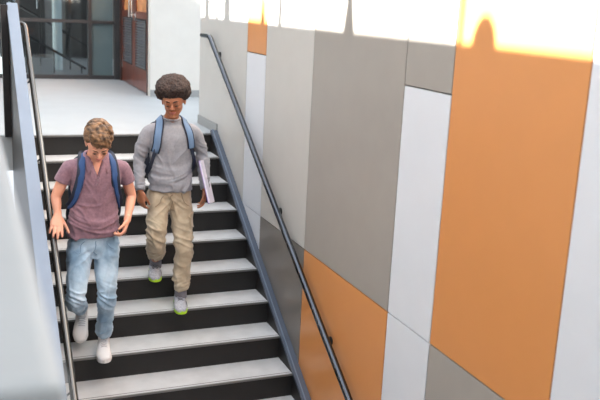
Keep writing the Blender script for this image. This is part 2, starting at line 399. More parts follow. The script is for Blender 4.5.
def hand(bm, w, d, palm, thumb, curl, s=1.0, spread=.05, curls=None, tcurl=.5, tout=.75):
    """w wrist, d direction of the knuckles, palm = direction the palm faces, thumb = side of the thumb"""
    d = d.normalized(); palm = (palm-d*palm.dot(d)).normalized(); t = (thumb-d*thumb.dot(d)-palm*thumb.dot(palm)).normalized()
    loft(bm, [(*(w-d*.02*s), .024*s, .019*s), (*(w+d*.012*s), .026*s, .018*s), (*(w+d*.05*s+palm*.002), .037*s, .0165*s), (*(w+d*.085*s), .039*s, .0135*s)], up=palm, seg=16, n=4)
    ball(bm, w+d*.035*s+t*.022*s+palm*.008*s, .017*s, u=12, v=8)
    L = [.068, .078, .072, .056]; off = [.029, .010, -.0095, -.028]; back = [.086, .090, .087, .079]; rr = [.0088, .0092, .0088, .0076]
    for i in range(4):
        c = curls[i] if curls else curl
        base = w + d*back[i]*s + t*off[i]*s; rows = []; p = base - d*.018*s; rows.append((*p, rr[i]*s, rr[i]*s)); p = base
        an = 0; dirv = (d + t*spread*(1.5-i)).normalized(); rows.append((*p, rr[i]*s*1.05, rr[i]*s*1.05))
        for f, cc in ((.45, .75), (.30, 1.0), (.25, .7)):
            an += c*cc; q = dirv*cos(an)+palm*sin(an); p = p+q*L[i]*f*s
            rows.append((*p, rr[i]*s*(.98 if f > .4 else .92 if f > .28 else .78), rr[i]*s*(.98 if f > .4 else .9 if f > .28 else .72)))
        loft(bm, rows, up=palm, seg=10, n=3)
    b = w+d*.028*s+t*.026*s+palm*.006*s; td = (d*(1-tout*.5)+t*tout+palm*.25).normalized(); p = b; rows = [(*(b-td*.012*s), .011*s, .011*s), (*b, .0125*s, .012*s)]
    for f, k in ((.036, .0), (.030, tcurl*.6), (.024, tcurl)):
        q = (td*cos(k)+(d*.5+palm*.8-t*.5).normalized()*sin(k)).normalized(); p = p+q*f*s; rows.append((*p, .0105*s if f > .03 else .0098*s if f > .025 else .0078*s, .0095*s if f > .025 else .007*s))
    loft(bm, rows, up=palm, seg=10, n=3)

def head_parts(bm, M, s=1.0):
    """local frame: -y forward, z up, origin in the middle of the skull"""
    B = lambda c, r: ball(bm, (0, 0, 0), r, M=M @ Matrix.Translation(Vector(c)), u=24, v=18)
    B((0, .018*s, .030*s), (.074*s, .090*s, .082*s))             # cranium
    B((0, -.022*s, .012*s), (.068*s, .066*s, .076*s))            # forehead and eye zone
    B((0, -.018*s, -.040*s), (.060*s, .064*s, .060*s))           # cheeks
    B((0, -.036*s, -.072*s), (.042*s, .044*s, .036*s))           # jaw
    B((0, -.070*s, -.088*s), (.020*s, .016*s, .016*s))           # chin
    for q in (-1, 1):
        B((q*.030*s, -.062*s, -.022*s), (.022*s, .020*s, .016*s))   # cheekbones
        B((q*.026*s, -.083*s, .022*s), (.022*s, .009*s, .007*s))    # brow ridge
        B((q*.029*s, -.074*s, .004*s), (.0155*s, .0125*s, .0115*s)) # lidded eyes
        # ears
        e = M @ Matrix.Translation(Vector((q*.074*s, .010*s, -.008*s))) @ Matrix.Rotation(q*-.35, 4, 'Z') @ Matrix.Rotation(-.12, 4, 'X')
        ball(bm, (0, 0, 0), (.0075*s, .018*s, .031*s), M=e, u=14, v=10)
        B((q*.073*s, .004*s, -.030*s), (.006*s, .010*s, .011*s))
    pt = lambda x, y, z: M @ Vector((x*s, y*s, z*s))
    loft(bm, [(*pt(0, -.078, .014), .007*s, .007*s), (*pt(0, -.091, -.006), .0085*s, .008*s), (*pt(0, -.102, -.022), .012*s, .010*s)], up=(M.to_3x3() @ V(0, -1, 0)), seg=12, n=4)
    for q in (-1, 1): B((q*.0115*s, -.091*s, -.027*s), (.008*s, .010*s, .0065*s))

def face_bits(root, M, s, lipm, browm, eyem, browz=.026, smile=0):
    pt = lambda x, y, z: M @ Vector((x*s, y*s, z*s))
    for q in (-1, 1):
        bm = bmesh.new(); loft(bm, [(*pt(q*.012, -.0935, browz-.003), .0035*s, .0028*s), (*pt(q*.027, -.0915, browz+.003), .0045*s, .003*s), (*pt(q*.043, -.0795, browz-.002), .0022*s, .002*s)], up=M.to_3x3() @ V(0, -1, 0), seg=8, n=4)
        from_bm('eyebrow', bm, browm, root, True)
        bm = bmesh.new(); ball(bm, (0, 0, 0), (.010*s, .0105*s, .005*s), M=M @ Matrix.Translation(Vector((q*.029*s, -.0772*s, -.0050*s)))); eye = from_bm('eye', bm, eyem, root, True)
        bm = bmesh.new(); loft(bm, [(*pt(q*.016, -.0865, -.003), .0012*s, .0012*s), (*pt(q*.029, -.0895, -.0062), .0017*s, .002*s), (*pt(q*.042, -.0835, -.0035), .0013*s, .0013*s)], up=M.to_3x3() @ V(0, -1, 0), seg=8, n=4)
        from_bm('eyelashes', bm, browm, root, True)
    bm = bmesh.new()
    for z, r in ((-.0505, .0042), (-.0575, .0050)):
        loft(bm, [(*pt(-.021, -.0835, -.0535+smile), .0012*s, .0014*s), (*pt(-.010, -.0915, z), r*s*.8, r*s), (*pt(0, -.0945, z-.0005), r*s, r*s*.95), (*pt(.010, -.0915, z), r*s*.8, r*s), (*pt(.021, -.0835, -.0535+smile), .0012*s, .0014*s)], up=M.to_3x3() @ V(0, 0, 1), seg=10, n=4)
    from_bm('lips', bm, lipm, root, True)

def shoe(root, heel, toe, mU, mS, mL, s=1.0, yawup=V(0, 0, 1), soles=None):
    """heel, toe: points on the underside"""
    ax = (toe-heel); L = ax.length; f = ax.normalized(); up = (yawup-f*yawup.dot(f)).normalized(); sd = f.cross(up)
    P = lambda a, b, c: heel+f*(a*L)+up*(b*s)+sd*(c*s)
    bm = bmesh.new()
    # upper
    loft(bm, [(*P(a_, b_, c_), d_*s, e_*s) for a_, b_, c_, d_, e_ in ((.09, .045, 0, .030, .036), (.22, .045, 0, .036, .040), (.42, .042, 0, .038, .037), (.62, .034, .003, .043, .030), (.80, .028, .003, .044, .024), (.93, .022, 0, .032, .017))], up=up, seg=20, n=5)
    loft(bm, [(*P(.17, .045, 0), .031*s, .040*s), (*P(.19, .085, 0), .031*s, .040*s), (*P(.19, .098, 0), .030*s, .038*s)], up=f, seg=18, n=3)
    sh = fuse('shoe', bm, .0045, mU, root, 3)
    # sole slab
    bm = bmesh.new(); outl = [(0.0, .018), (.03, .029), (.12, .035), (.30, .035), (.45, .036), (.62, .043), (.78, .045), (.90, .037), (.97, .022), (1.0, .0)]
    ring = [(a, b) for a, b in outl]+[(a, -b*.94) for a, b in outl[::-1][1:]]
    ring = [(a, b) for a, b in ring]
    lo = [bm.verts.new(P(a, 0, b*.97)) for a, b in ring]; mi = [bm.verts.new(P(a, .014, b*1.03)) for a, b in ring]; hi = [bm.verts.new(P(a, .026 if a < .6 else .023, b*1.0)) for a, b in ring]
    n = len(ring)
    for A, B in ((lo, mi), (mi, hi)):
        for i in range(n): j = (i+1) % n; bm.faces.new((A[i], A[j], B[j], B[i]))
    bm.faces.new(lo[::-1]); bm.faces.new(hi)
    from_bm('sole', bm, mS, sh)
    bm = bmesh.new()
    for i in range(5):
        a = .36+.058*i; h = (.0835, .0815, .0775, .073, .0685)[i]
        loft(bm, [(*P(a, h-.013, -.024), .004, .003), (*P(a+.012, h+.0005, -.008), .0045, .003), (*P(a+.012, h+.0005, .008), .0045, .003), (*P(a, h-.013, .024), .004, .003)], up=up, seg=8, n=3)
    for q in (-1, 1): loft(bm, [(*P(.36, .088, 0), .0022, .0022), (*P(.35, .092, q*.014), .0025, .0022), (*P(.40, .086, q*.022), .002, .002), (*P(.43, .084, q*.010), .002, .002)], up=up, seg=8, n=4)
    from_bm('laces', bm, mL, sh, True)
    if soles:
        for q in (-1, 1):
            bm = bmesh.new(); loft(bm, [(*P(.50, .044, q*.0345), .009, .003), (*P(.66, .036, q*.0385), .007, .003), (*P(.80, .030, q*.0385), .004, .003)], up=up, seg=8, n=4)
            from_bm('side_stripe', bm, soles, sh, True)
    return sh

def ribbon(name, pts, w, th, m, parent, bvh=None, off=.006, nrm=None, wid=None):
    """flat strap along pts; where bvh is given the points are dropped onto the garment from the front"""
    P = bezier(pts, 8); Q = []; NN = []
    for p in P:
        n = V(0, -1, .15).normalized()
        if bvh is not None:
            h = bvh.find_nearest(p)
            if h[0] is not None: n = h[1]; n = n if n.dot(V(0, -1, .6)) > -.2 else -n; p = h[0]+n*off
        Q.append(p); NN.append(n)
    for _ in range(3):
        NN = [(NN[max(i-1, 0)]+NN[i]*2+NN[min(i+1, len(NN)-1)]).normalized() for i in range(len(NN))]
        Q = [Q[0]]+[(Q[i-1]+Q[i]*2+Q[i+1])/4 for i in range(1, len(Q)-1)]+[Q[-1]]
    bm = bmesh.new(); rings = []
    for i, (p, n) in enumerate(zip(Q, NN)):
        t = (Q[min(i+1, len(Q)-1)]-Q[max(i-1, 0)]).normalized(); n = (n-t*n.dot(t)).normalized(); s = t.cross(n)
        ww = w if not wid else w*wid(i/(len(Q)-1))
        prof = [(-1, 0), (-1, .6), (-.85, 1), (0, 1.12), (.85, 1), (1, .6), (1, 0), (0, -.3)]
        rings.append([bm.verts.new(p+s*(a*ww/2)+n*(b*th)) for a, b in prof])
    for i in range(len(rings)-1):
        for k in range(8): j = (k+1) % 8; bm.faces.new((rings[i][k], rings[i][j], rings[i+1][j], rings[i+1][k]))
    bm.faces.new(rings[0][::-1]); bm.faces.new(rings[-1])
    o = from_bm(name, bm, m, parent, True); return o, Q, NN
def bvh_of(o): return BVHTree.FromPolygons([v.co for v in o.data.vertices], [p.vertices for p in o.data.polygons])
def bag(root, c, rotz, tilt, m, m2):
    """soft rucksack body behind the back; c = centre, faces away from the wearer along +y"""
    M = Matrix.Translation(c) @ Matrix.Rotation(rotz, 4, 'Z') @ Matrix.Rotation(tilt, 4, 'X')
    def T(rows): return [(*(M @ V(*r[:3])), r[3], r[4]) for r in rows]
    up = M.to_3x3() @ V(0, 1, 0)
    bm = bmesh.new(); loft(bm, T([(0, 0, -.21, .13, .055), (0, .01, -.15, .148, .078), (0, .01, 0, .15, .08), (0, .005, .12, .142, .07), (0, -.005, .19, .11, .05), (0, -.01, .215, .06, .03)]), up=up, seg=28, n=5, power=3.2)
    body = from_bm('bag_body', bm, m, root, True)
    bm = bmesh.new(); loft(bm, T([(0, .085, -.17, .10, .024), (0, .092, -.10, .112, .034), (0, .09, -.02, .105, .028), (0, .08, .02, .085, .012)]), up=up, seg=24, n=4, power=3); from_bm('front_pocket', bm, m, body, True)
    bm = bmesh.new(); tube(bm, bezier([M @ V(-.03, -.03, .215), M @ V(-.02, -.02, .25), M @ V(.02, -.02, .25), M @ V(.03, -.03, .215)], 5), .007); from_bm('grab_loop', bm, m2, root, True)
    return M

# ---- shared stuff
def cloth_mat(name, c1, c2, scale, rough=.85, bump=.06, bscale=260, stretch=None, sheen=.2):
    return mat(name, c1, rough, rgb2=c2, vscale=scale, bump=bump, bscale=bscale, spec=.25, stretch=stretch, sheen=sheen)
M_SKIN1 = mat('skin_fair', (214, 154, 128), .5, var=.05, vscale=25, bump=.05, bscale=220)
M_SKIN2 = mat('skin_brown', (164, 106, 76), .45, var=.05, vscale=25, bump=.05, bscale=220)
for m_ in (M_SKIN1, M_SKIN2):
    b_ = m_.node_tree.nodes['Principled BSDF']; b_.inputs['Subsurface Weight'].default_value = .12; b_.inputs['Subsurface Radius'].default_value = (.02, .008, .004); b_.inputs['Subsurface Scale'].default_value = .5
M_LIP1 = mat('lips_pink', (196, 120, 110), .4); M_LIP2 = mat('lips_brown', (150, 84, 74), .4)
M_HAIR1 = mat('hair_light_brown', (52, 34, 22), .5, rgb2=(142, 106, 72), vscale=22, stretch=(1.4, .6, 2.6), bump=.5, bscale=160)
M_HAIR2 = mat('hair_dark_curly', (36, 27, 24), .8, rgb2=(70, 52, 46), vscale=90, bump=.8, bscale=200)
M_BROW1 = mat('brow_brown', (98, 68, 46), .8); M_BROW2 = mat('brow_black', (34, 22, 18), .8)
M_EYE = mat('eye_dark', (60, 44, 36), .25)
M_POLO = cloth_mat('polo_mauve', (122, 93, 104), (138, 107, 118), 70)
M_POLOC = cloth_mat('polo_collar', (130, 100, 112), (140, 110, 121), 90)
M_JEANS = cloth_mat('denim_light', (122, 150, 174), (190, 211, 227), 7, bscale=320)
M_WSHOE = mat('white_canvas', (226, 224, 224), .55, bump=.1, bscale=200); M_WSOLE = mat('white_rubber', (224, 222, 220), .5)
M_BLUE = mat('strap_blue', (34, 68, 116), .7, bump=.15, bscale=200); M_NAVY = mat('strap_navy', (26, 34, 52), .7)
M_LBLUE = mat('strap_light_blue', (104, 130, 162), .7, bump=.15, bscale=200)
M_SWEAT = cloth_mat('sweater_grey', (144, 144, 150), (154, 154, 160), 60)
M_KHAKI = cloth_mat('khaki_cotton', (168, 150, 126), (192, 176, 152), 14)
M_GSHOE = mat('grey_knit', (156, 156, 164), .7, rgb2=(196, 196, 202), vscale=120, bump=.2, bscale=200); M_GREEN = mat('lime_rubber', (182, 226, 40), .5)
M_GLACE = mat('lace_grey', (92, 90, 96), .8); M_GSTR = mat('shoe_stripe', (110, 108, 114), .7)
M_GSTR2 = mat('lace_white', (196, 196, 200), .8)
M_BUTTON = mat('button', (120, 100, 106), .4); M_STITCH = mat('seam_denim', (116, 142, 166), .9)

# ------------------------------------------------------------------ first walker (purple polo)
P1 = tag(empty('person', (-1.26, -1.85, -1.19)), 'person in a mauve polo shirt and light blue jeans walking down with head bowed', 'person')
HM1 = Matrix.Translation(V(-1.297, -1.995, .276)) @ Matrix.Rotation(radians(-4), 4, 'Z') @ Matrix.Rotation(radians(42), 4, 'X') @ Matrix.Rotation(radians(0), 4, 'Y')
sh1, sh1r = V(-1.460, -1.855, .108), V(-1.125, -1.855, .097)
el1, wr1 = V(-1.545, -1.845, -.095), V(-1.543, -1.905, -.196)
el1r, wr1r = V(-1.062, -1.83, -.115), V(-1.118, -1.985, -.235)
hip1, knee1, ank1 = V(-1.392, -1.845, -.42), V(-1.452, -2.00, -.735), V(-1.378, -1.665, -.955)
hip1r, knee1r, ank1r = V(-1.232, -1.845, -.42), V(-1.243, -1.935, -.75), V(-1.250, -1.835, -1.085)
bm = bmesh.new(); head_parts(bm, HM1)
nk = HM1 @ V(0, .030, -.055)
loft(bm, [(-1.292, -1.83, .125, .075, .06), (-1.295, -1.87, .175, .056, .056), (*nk, .053, .055)], up=(0, -1, 0), n=4)
loft(bm, [(-1.312, -1.845, -.43, .125, .085), (-1.308, -1.845, -.25, .112, .08), (-1.300, -1.85, -.05, .13, .09), (-1.295, -1.85, .06, .125, .088), (-1.293, -1.85, .12, .085, .075)], up=(0, -1, 0), n=5)
for a, b, c, ua in ((sh1, el1, wr1, 0), (sh1r, el1r, wr1r, 0)):
    loft(bm, [(*(a+V(0, 0, -.02)), .038, .042), (*(a*.5+b*.5), .038, .040), (*b, .033, .034)], up=(0, -1, 0), n=4)
    mid = b*.62+c*.38
    loft(bm, [(*b, .032, .033), (*mid, .031, .031), (*(b*.2+c*.8), .024, .023), (*c, .0245, .020)], up=(0, -1, 0), n=4)
for a, b, c in ((hip1, knee1, ank1), (hip1r, knee1r, ank1r)):
    loft(bm, [(*a, .068, .070), (*(a*.5+b*.5), .058, .06), (*b, .044, .046), (*(b*.6+c*.4), .043, .045), (*c, .028, .032)], up=(0, -1, 0), n=4)
    ball(bm, c+V(0, 0, -.01), (.027, .031, .026))
# hand at the rail: fingers long, pointing down and outwards, back of the hand to the front
hand(bm, wr1, V(-.16, -.80, -.60), V(-.1, .55, -.85), V(1, -.1, 0), .18, s=1.08, spread=.085, curls=[.10, .14, .16, .2], tcurl=.15, tout=.55)
# other hand pinching the shirt hem
hand(bm, wr1r, V(-.30, -.48, -.72), V(-.85, .25, .25), V(-.35, -.9, .3), .8, s=.96, spread=.03, curls=[.62, .78, .9, 1.0], tcurl=.3, tout=.5)
fuse('body', bm, .0046, M_SKIN1, P1, 3)
face_bits(P1, HM1, 1.0, M_LIP1, M_BROW1, M_EYE)
# polo
def fold1(p, n):
    z = p.z; f = .0035*nz(p, (9, 9, 5), 3)
    drape = max(0, min(1, (-.02-z)/.28))
    f += .013*drape*ridge((p.x, p.y, z-2.4*(p.x+1.30)**2), (3.5, 2, 17), 4)
    f += .009*ridge((p.x+(.5 if p.x < -1.3 else -.5)*z, p.y, z), (16, 6, 5), 8)*max(0, min(1, (.12-z)/.1))*gauss(abs(p.x+1.3)-.10, .09)
    f += .003*nz(p, (30, 30, 18), 5)
    if p.y < -1.86: f -= .045*max(0, min(1, 1+(.026*(p.z-.070)/.09-abs(p.x+1.298))/.012))*(1 if p.z > .05 else 0)
    return f
bm = bmesh.new()
loft(bm, [(-1.317, -1.872, -.362, .167, .107), (-1.316, -1.868, -.27, .163, .108), (-1.311, -1.862, -.17, .150, .102), (-1.304, -1.860, -.05, .150, .108), (-1.297, -1.862, .05, .162, .110), (-1.293, -1.858, .100, .160, .094), (-1.292, -1.85, .142, .124, .076), (-1.292, -1.85, .172, .078, .060)], up=(0, -1, 0), seg=36, n=6, power=2.2, caps=False)
for a, b in ((sh1, el1), (sh1r, el1r)):
    ball(bm, a+V(0, 0, -.016), (.050, .058, .050))
    e = a+(b-a)*.52; sx = 1 if a.x > -1.3 else -1
    loft(bm, [(*(a+V(-sx*.07, 0, -.004)), .050, .058), (*(a+V(-sx*.006, 0, -.018)), .052, .057), (*(a*.68+b*.32+V(sx*.002, 0, 0)), .051, .057), (*(e+V(sx*.004, 0, 0)), .053, .059)], up=(0, -1, 0), seg=24, n=5, caps=False)
POLO = fuse('polo_shirt', bm, .006, M_POLO, P1, 5, fold1)
BV1 = bvh_of(POLO)
# collar and placket
bm = bmesh.new(); rings = []
for i in range(41):
    an = radians(-90+24) + radians(312)*i/40                       # open at the front
    fx, fy = cos(an), sin(an); fr = abs(i-20)/20; tip = max(0, (fr-.62)/.38)
    c0 = V(-1.294+.068*fx, -1.866+.066*fy, .186+.004*fy - .050*tip**1.3)
    c1 = V(-1.294+.090*fx+(1 if fx > 0 else -1)*.012*tip, -1.866+.084*fy-.012*tip, c0.z-.030-.040*tip)
    n_ = V(fx, fy, .35).normalized()
    if fr > .6:
        h = BV1.find_nearest(c1); c1 = h[0]+h[1]*.004
    rings.append((c0, c1, n_))
for _ in range(4):
    rings = [rings[0]]+[(rings[i][0], (rings[i-1][1]+rings[i][1]*2+rings[i+1][1])/4, rings[i][2]) for i in range(1, 40)]+[rings[-1]]
rings = [[bm.verts.new(q) for q in (c0, c0+n_*.007+V(0, 0, .006), c1+n_*.006, c1+n_*.0005)] for c0, c1, n_ in rings]
for i in range(40):
    for k in range(4): bm.faces.new((rings[i][k], rings[i][(k+1) % 4], rings[i+1][(k+1) % 4], rings[i+1][k]))
bm.faces.new(rings[0]); bm.faces.new(rings[-1][::-1]); cl = from_bm('collar', bm, M_POLOC, P1, True)
pk, Q, NN = ribbon('placket', [V(-1.300, -1.99, .058), V(-1.303, -1.99, .03), V(-1.306, -1.99, -.005)], .030, .0035, M_POLOC, P1, BV1, off=.001)
for i in (3, 8, 13):
    bm = bmesh.new(); ball(bm, Q[i]+NN[i]*.004, .0045, u=12, v=8); from_bm('button', bm, M_BUTTON, pk, True)
# jeans
def fold_j(p, n):
    f = .004*nz(p, (10, 10, 8), 2)
    for kn, kx in ((knee1, knee1.x), (knee1r, knee1r.x)):
        if abs(p.x-kx) < .09:
            f += .013*gauss(p.z-kn.z+.01, .09)*ridge((p.x, p.y, p.z+.5*(p.x-kx)), (7, 5, 24), 1)
            f += .011*gauss(p.z-(kn.z-.25), .09)*ridge((p.x, p.y, p.z-.4*(p.x-kx)), (7, 5, 24), 3)
            f += .006*ridge((p.x, p.y, p.z), (13, 9, 5), 5)
    f += .010*gauss(p.z+.45, .07)*ridge((p.x, p.y, p.z+.7*abs(p.x+1.31)), (5, 4, 18), 2)
    return f
bm = bmesh.new()
loft(bm, [(-1.312, -1.850, -.50, .120, .085), (-1.312, -1.850, -.42, .152, .100), (-1.312, -1.850, -.35, .145, .095), (-1.312, -1.85, -.29, .135, .088)], up=(0, -1, 0), seg=32, n=5, caps=False)
loft(bm, [(*hip1, .080, .092), (*(hip1*.6+knee1*.4+V(-.002, 0, 0)), .077, .082), (*knee1, .060, .064), (*(knee1*.6+ank1*.4+V(0, -.01, 0)), .056, .060), (*(ank1+V(0, .02, .02)), .049, .056)], up=(0, -1, 0), seg=28, n=6, caps=False)
loft(bm, [(*hip1r, .080, .092), (*(hip1r*.6+knee1r*.4), .077, .082), (*knee1r, .062, .066), (*(knee1r*.6+ank1r*.4), .056, .060), (*(ank1r+V(0, .0, .02)), .051, .058)], up=(0, -1, 0), seg=28, n=6, caps=False)
ball(bm, hip1, (.082, .092, .08)); ball(bm, hip1r, (.082, .092, .08)); ball(bm, knee1, (.060, .063, .06)); ball(bm, knee1r, (.060, .063, .06))
JEANS = fuse('jeans', bm, .006, M_JEANS, P1, 4, fold_j)
BJ = bvh_of(JEANS)
# pocket seams
for x, sx in ((-1.425, -1), (-1.205, 1)):
    ribbon('pocket_seam', [V(x-sx*.02, -2.0, -.375), V(x+sx*.005, -2.0, -.41), V(x+sx*.03, -1.98, -.425)], .005, .0015, M_STITCH, P1, BJ, off=.001)
ribbon('fly_seam', [V(-1.312, -2.0, -.37), V(-1.312, -2.0, -.42), V(-1.314, -2.0, -.475)], .006, .002, M_STITCH, P1, BJ, off=.001)
shoe(P1, V(-1.365, -1.605, -.985), V(-1.402, -1.800, -1.135), M_WSHOE, M_WSOLE, M_GSTR2, s=1.14, yawup=V(0, -.5, .85))
shoe(P1, V(-1.247, -1.775, -1.189), V(-1.277, -2.045, -1.189), M_WSHOE, M_WSOLE, M_GSTR2, s=1.12)
def sock(root, a, b, m, r=.037):
    bm = bmesh.new(); loft(bm, [(*a, r, r+.004), (*b, r+.001, r+.006)], up=(0, -1, 0), seg=18, n=2); return from_bm('sock', bm, m, root, True)
M_SOCK = mat('sock_grey', (122, 120, 128), .9)
sock(P1, ank1+V(0, .02, .03), ank1+V(0, .025, -.012), M_WSHOE); sock(P1, ank1r+V(0, 0, .03), ank1r+V(0, .005, -.03), M_WSHOE)
# hair: locks combed from the crown forward over one another
bm = bmesh.new()
B = lambda c, r: ball(bm, (0, 0, 0), r, M=HM1 @ Matrix.Translation(Vector(c)), u=28, v=20)
B((0, .026, .044), (.079, .095, .092)); B((0, -.012, .072), (.066, .076, .062)); B((0, .060, .0), (.064, .055, .062))
rnd = random.Random(5)
def onskull(az, el, r=1.0):
    return V(.073*r*cos(el)*sin(az), .020+ -.094*r*cos(el)*cos(az), .038+.092*r*sin(el))
for j in range(46):
    az0 = rnd.uniform(-pi, pi); e0 = rnd.uniform(.55, 1.4)
    swirl = .9*(1 if rnd.random() < .8 else -.4)
    rows = []
    for k in range(6):
        t = k/5; az = az0*(1-.45*t)+swirl*t*.5; el = e0-(.55 if abs(az0) < 1.3 else .8)*t
        el = max(el, .42 if abs(az) < 1.0 else -.05)
        q = onskull(az, el, 1.10+.05*sin(pi*t)); rows.append((*(HM1 @ q), .0135*(1-.65*t)+.002, .007*(1-.5*t)+.001))
    loft(bm, rows, up=HM1.to_3x3() @ V(0, 0, 1), seg=8, n=3)
for j in range(13):                                           # fringe swept up and to the side
    x0 = -.054+.0078*j; rows = []
    for k in range(5):
        t = k/4; rows.append((*(HM1 @ V(x0+.024*t, -.050-.042*t+.008*t*t+2*x0*x0, .118-.016*t-.046*t*t+.006*sin(j*2.1))), .0095*(1-.5*t)+.002, .009*(1-.5*t)+.002))
    loft(bm, rows, up=HM1.to_3x3() @ V(0, 0, 1), seg=8, n=3)
def foldh(p, n):
    q = HM1.inverted() @ p
    return .0028*sin(150*q.y + 60*q.x + 6*nz(q, (14, 14, 14))) + .002*nz(q, (60, 20, 60))
fuse('hair', bm, .0036, M_HAIR1, P1, 1, foldh)
settle(P1)
# his rucksack
K1 = tag(empty('backpack', (-1.295, -1.70, -.30)), 'blue rucksack with dark blue straps worn by the person in the mauve polo', 'backpack')
bag(K1, V(-1.296, -1.665, -.08), 0, radians(-3), M_NAVY, M_NAVY)
for pts in ([V(-1.375, -1.74, .115), V(-1.390, -1.80, .185), V(-1.388, -1.88, .180), V(-1.402, -1.96, .09), V(-1.425, -1.97, .0), V(-1.450, -1.93, -.09), V(-1.458, -1.86, -.16)],
            [V(-1.205, -1.74, .115), V(-1.197, -1.80, .185), V(-1.199, -1.88, .175), V(-1.185, -1.96, .09), V(-1.165, -1.97, .0), V(-1.145, -1.93, -.09), V(-1.138, -1.86, -.16)]):
    o, Q, NN = ribbon('shoulder_strap', pts, .050, .010, M_BLUE, K1, BV1, off=.003)
    e = Q[-1]; sx = -1 if e.x < -1.3 else 1
    ribbon('strap_edge', [q+V(0, 0, 0) for q in Q[::6]], .057, .006, M_NAVY, o, None)
    ribbon('webbing', [e, e+V(sx*.005, .04, -.07), e+V(-sx*.02, .10, -.13), V(-1.296+sx*.12, -1.66, -.27)], .034, .004, M_NAVY, K1)
settle(K1)

# ------------------------------------------------------------------ second walker (grey sweater)
P2 = tag(empty('person', (-.71, -1.42, -1.02)), 'person with curly dark hair in grey sweater and khaki trousers walking down the stairs', 'person')
HM2 = Matrix.Translation(V(-.711, -1.510, .486)) @ Matrix.Rotation(radians(-20), 4, 'Z') @ Matrix.Rotation(radians(20), 4, 'X') @ Matrix.Rotation(radians(-3), 4, 'Y')
s2l, e2l, w2l = V(-.868, -1.405, .265), V(-.922, -1.375, .045), V(-.930, -1.465, -.165)
s2r, e2r, w2r = V(-.528, -1.405, .262), V(-.455, -1.375, .045), V(-.462, -1.480, -.170)
h2l, k2l, a2l = V(-.780, -1.395, -.225), V(-.828, -1.515, -.500), V(-.785, -1.300, -.755)
h2r, k2r, a2r = V(-.628, -1.395, -.225), V(-.630, -1.530, -.565), V(-.652, -1.560, -.915)
bm = bmesh.new(); head_parts(bm, HM2, 1.05)
nk = HM2 @ V(0, .025, -.06)
loft(bm, [(-.702, -1.39, .28, .075, .06), (-.704, -1.42, .345, .050, .051), (*nk, .048, .051)], up=(0, -1, 0), n=4)
loft(bm, [(-.705, -1.395, -.24, .125, .085), (-.703, -1.395, -.08, .112, .08), (-.700, -1.40, .12, .12, .085), (-.699, -1.40, .21, .115, .07), (-.700, -1.39, .27, .07, .05)], up=(0, -1, 0), n=5)
for a, b, c in ((s2l, e2l, w2l), (s2r, e2r, w2r)):
    loft(bm, [(*(a+V(0, 0, -.03)), .036, .038), (*(a*.5+b*.5), .036, .038), (*b, .034, .034)], up=(0, -1, 0), n=4)
    loft(bm, [(*b, .034, .034), (*(b*.62+c*.38), .033, .032), (*c, .024, .020)], up=(0, -1, 0), n=4)
for a, b, c in ((h2l, k2l, a2l), (h2r, k2r, a2r)):
    loft(bm, [(*a, .068, .070), (*(a*.5+b*.5), .058, .06), (*b, .044, .046), (*(b*.6+c*.4), .043, .045), (*c, .028, .032)], up=(0, -1, 0), n=4)
    ball(bm, c+V(0, 0, -.01), (.027, .031, .026))
hand(bm, w2l, V(.02, -.12, -1), V(.75, .55, 0), V(.25, -1, 0), .7, s=.95, curls=[.45, .6, .7, .8], tcurl=.5, tout=.35)
hand(bm, w2r, V(-.10, -.12, -1), V(-1, .1, 0), V(-.1, -1, 0), .5, s=.95, curls=[.45, .5, .55, .6], tcurl=.3, tout=.3)
fuse('body', bm, .0046, M_SKIN2, P2, 3)
face_bits(P2, HM2, 1.05, M_LIP2, M_BROW2, M_EYE, smile=.002)
def fold2(p, n):
    f = .0035*nz(p, (9, 9, 6), 1)+.002*nz(p, (28, 28, 16), 4)
    low = max(0, min(1, (.12-p.z)/.22))
    if abs(p.x+.70) < .19:
        f += .015*low*ridge((p.x, p.y, p.z-1.6*(p.x+.70)**2-.2*(p.x+.7)), (3.5, 2, 16), 4)
        f += .008*ridge((p.x+(.5 if p.x < -.7 else -.5)*p.z, p.y, p.z), (13, 6, 5), 8)*max(0, min(1, (.25-p.z)/.1))
        pass
    for e in (e2l, e2r):
        if abs(p.x-e.x) < .07: f += .012*gauss(p.z-e.z-.01, .12)*ridge((p.x, p.y, p.z+.6*p.x), (7, 5, 20), 2) + .009*gauss(p.z-(e.z-.15), .07)*ridge(p, (7, 5, 26), 6)
    return f
bm = bmesh.new()
loft(bm, [(-.706, -1.412, -.175, .160, .103), (-.705, -1.412, -.12, .156, .105), (-.703, -1.408, -.02, .148, .102), (-.700, -1.406, .10, .152, .106), (-.699, -1.410, .20, .166, .110), (-.699, -1.408, .248, .160, .094), (-.700, -1.40, .292, .122, .072), (-.701, -1.402, .338, .080, .062)], up=(0, -1, 0), seg=36, n=6, power=2.2, caps=False)
for a, b, c in ((s2l, e2l, w2l), (s2r, e2r, w2r)):
    sx = 1 if a.x > -.7 else -1
    ball(bm, a+V(-sx*.008, 0, -.022), (.048, .056, .048)); ball(bm, b, (.045, .046, .045))
    loft(bm, [(*(a+V(-sx*.07, 0, -.002)), .048, .056), (*(a+V(-sx*.010, 0, -.022)), .051, .056), (*(a*.5+b*.5), .051, .052), (*b, .045, .046), (*(b*.5+c*.5), .041, .041), (*(b*.1+c*.9), .035, .034), (*(c+V(0, 0, .004)), .034, .033)], up=(0, -1, 0), seg=24, n=5, caps=False)
SW = fuse('sweater', bm, .006, M_SWEAT, P2, 4, fold2)
BV2 = bvh_of(SW)
bm = bmesh.new()
pts = [V(-.702+.062*cos(2*pi*i/28), -1.416+.060*sin(2*pi*i/28), .347+.012*sin(2*pi*i/28)) for i in range(29)]
tube(bm, pts, .008, 10, caps=False); from_bm('neckband', bm, cloth_mat('sweater_rib', (128, 128, 133), (158, 158, 162), 200), P2, True)
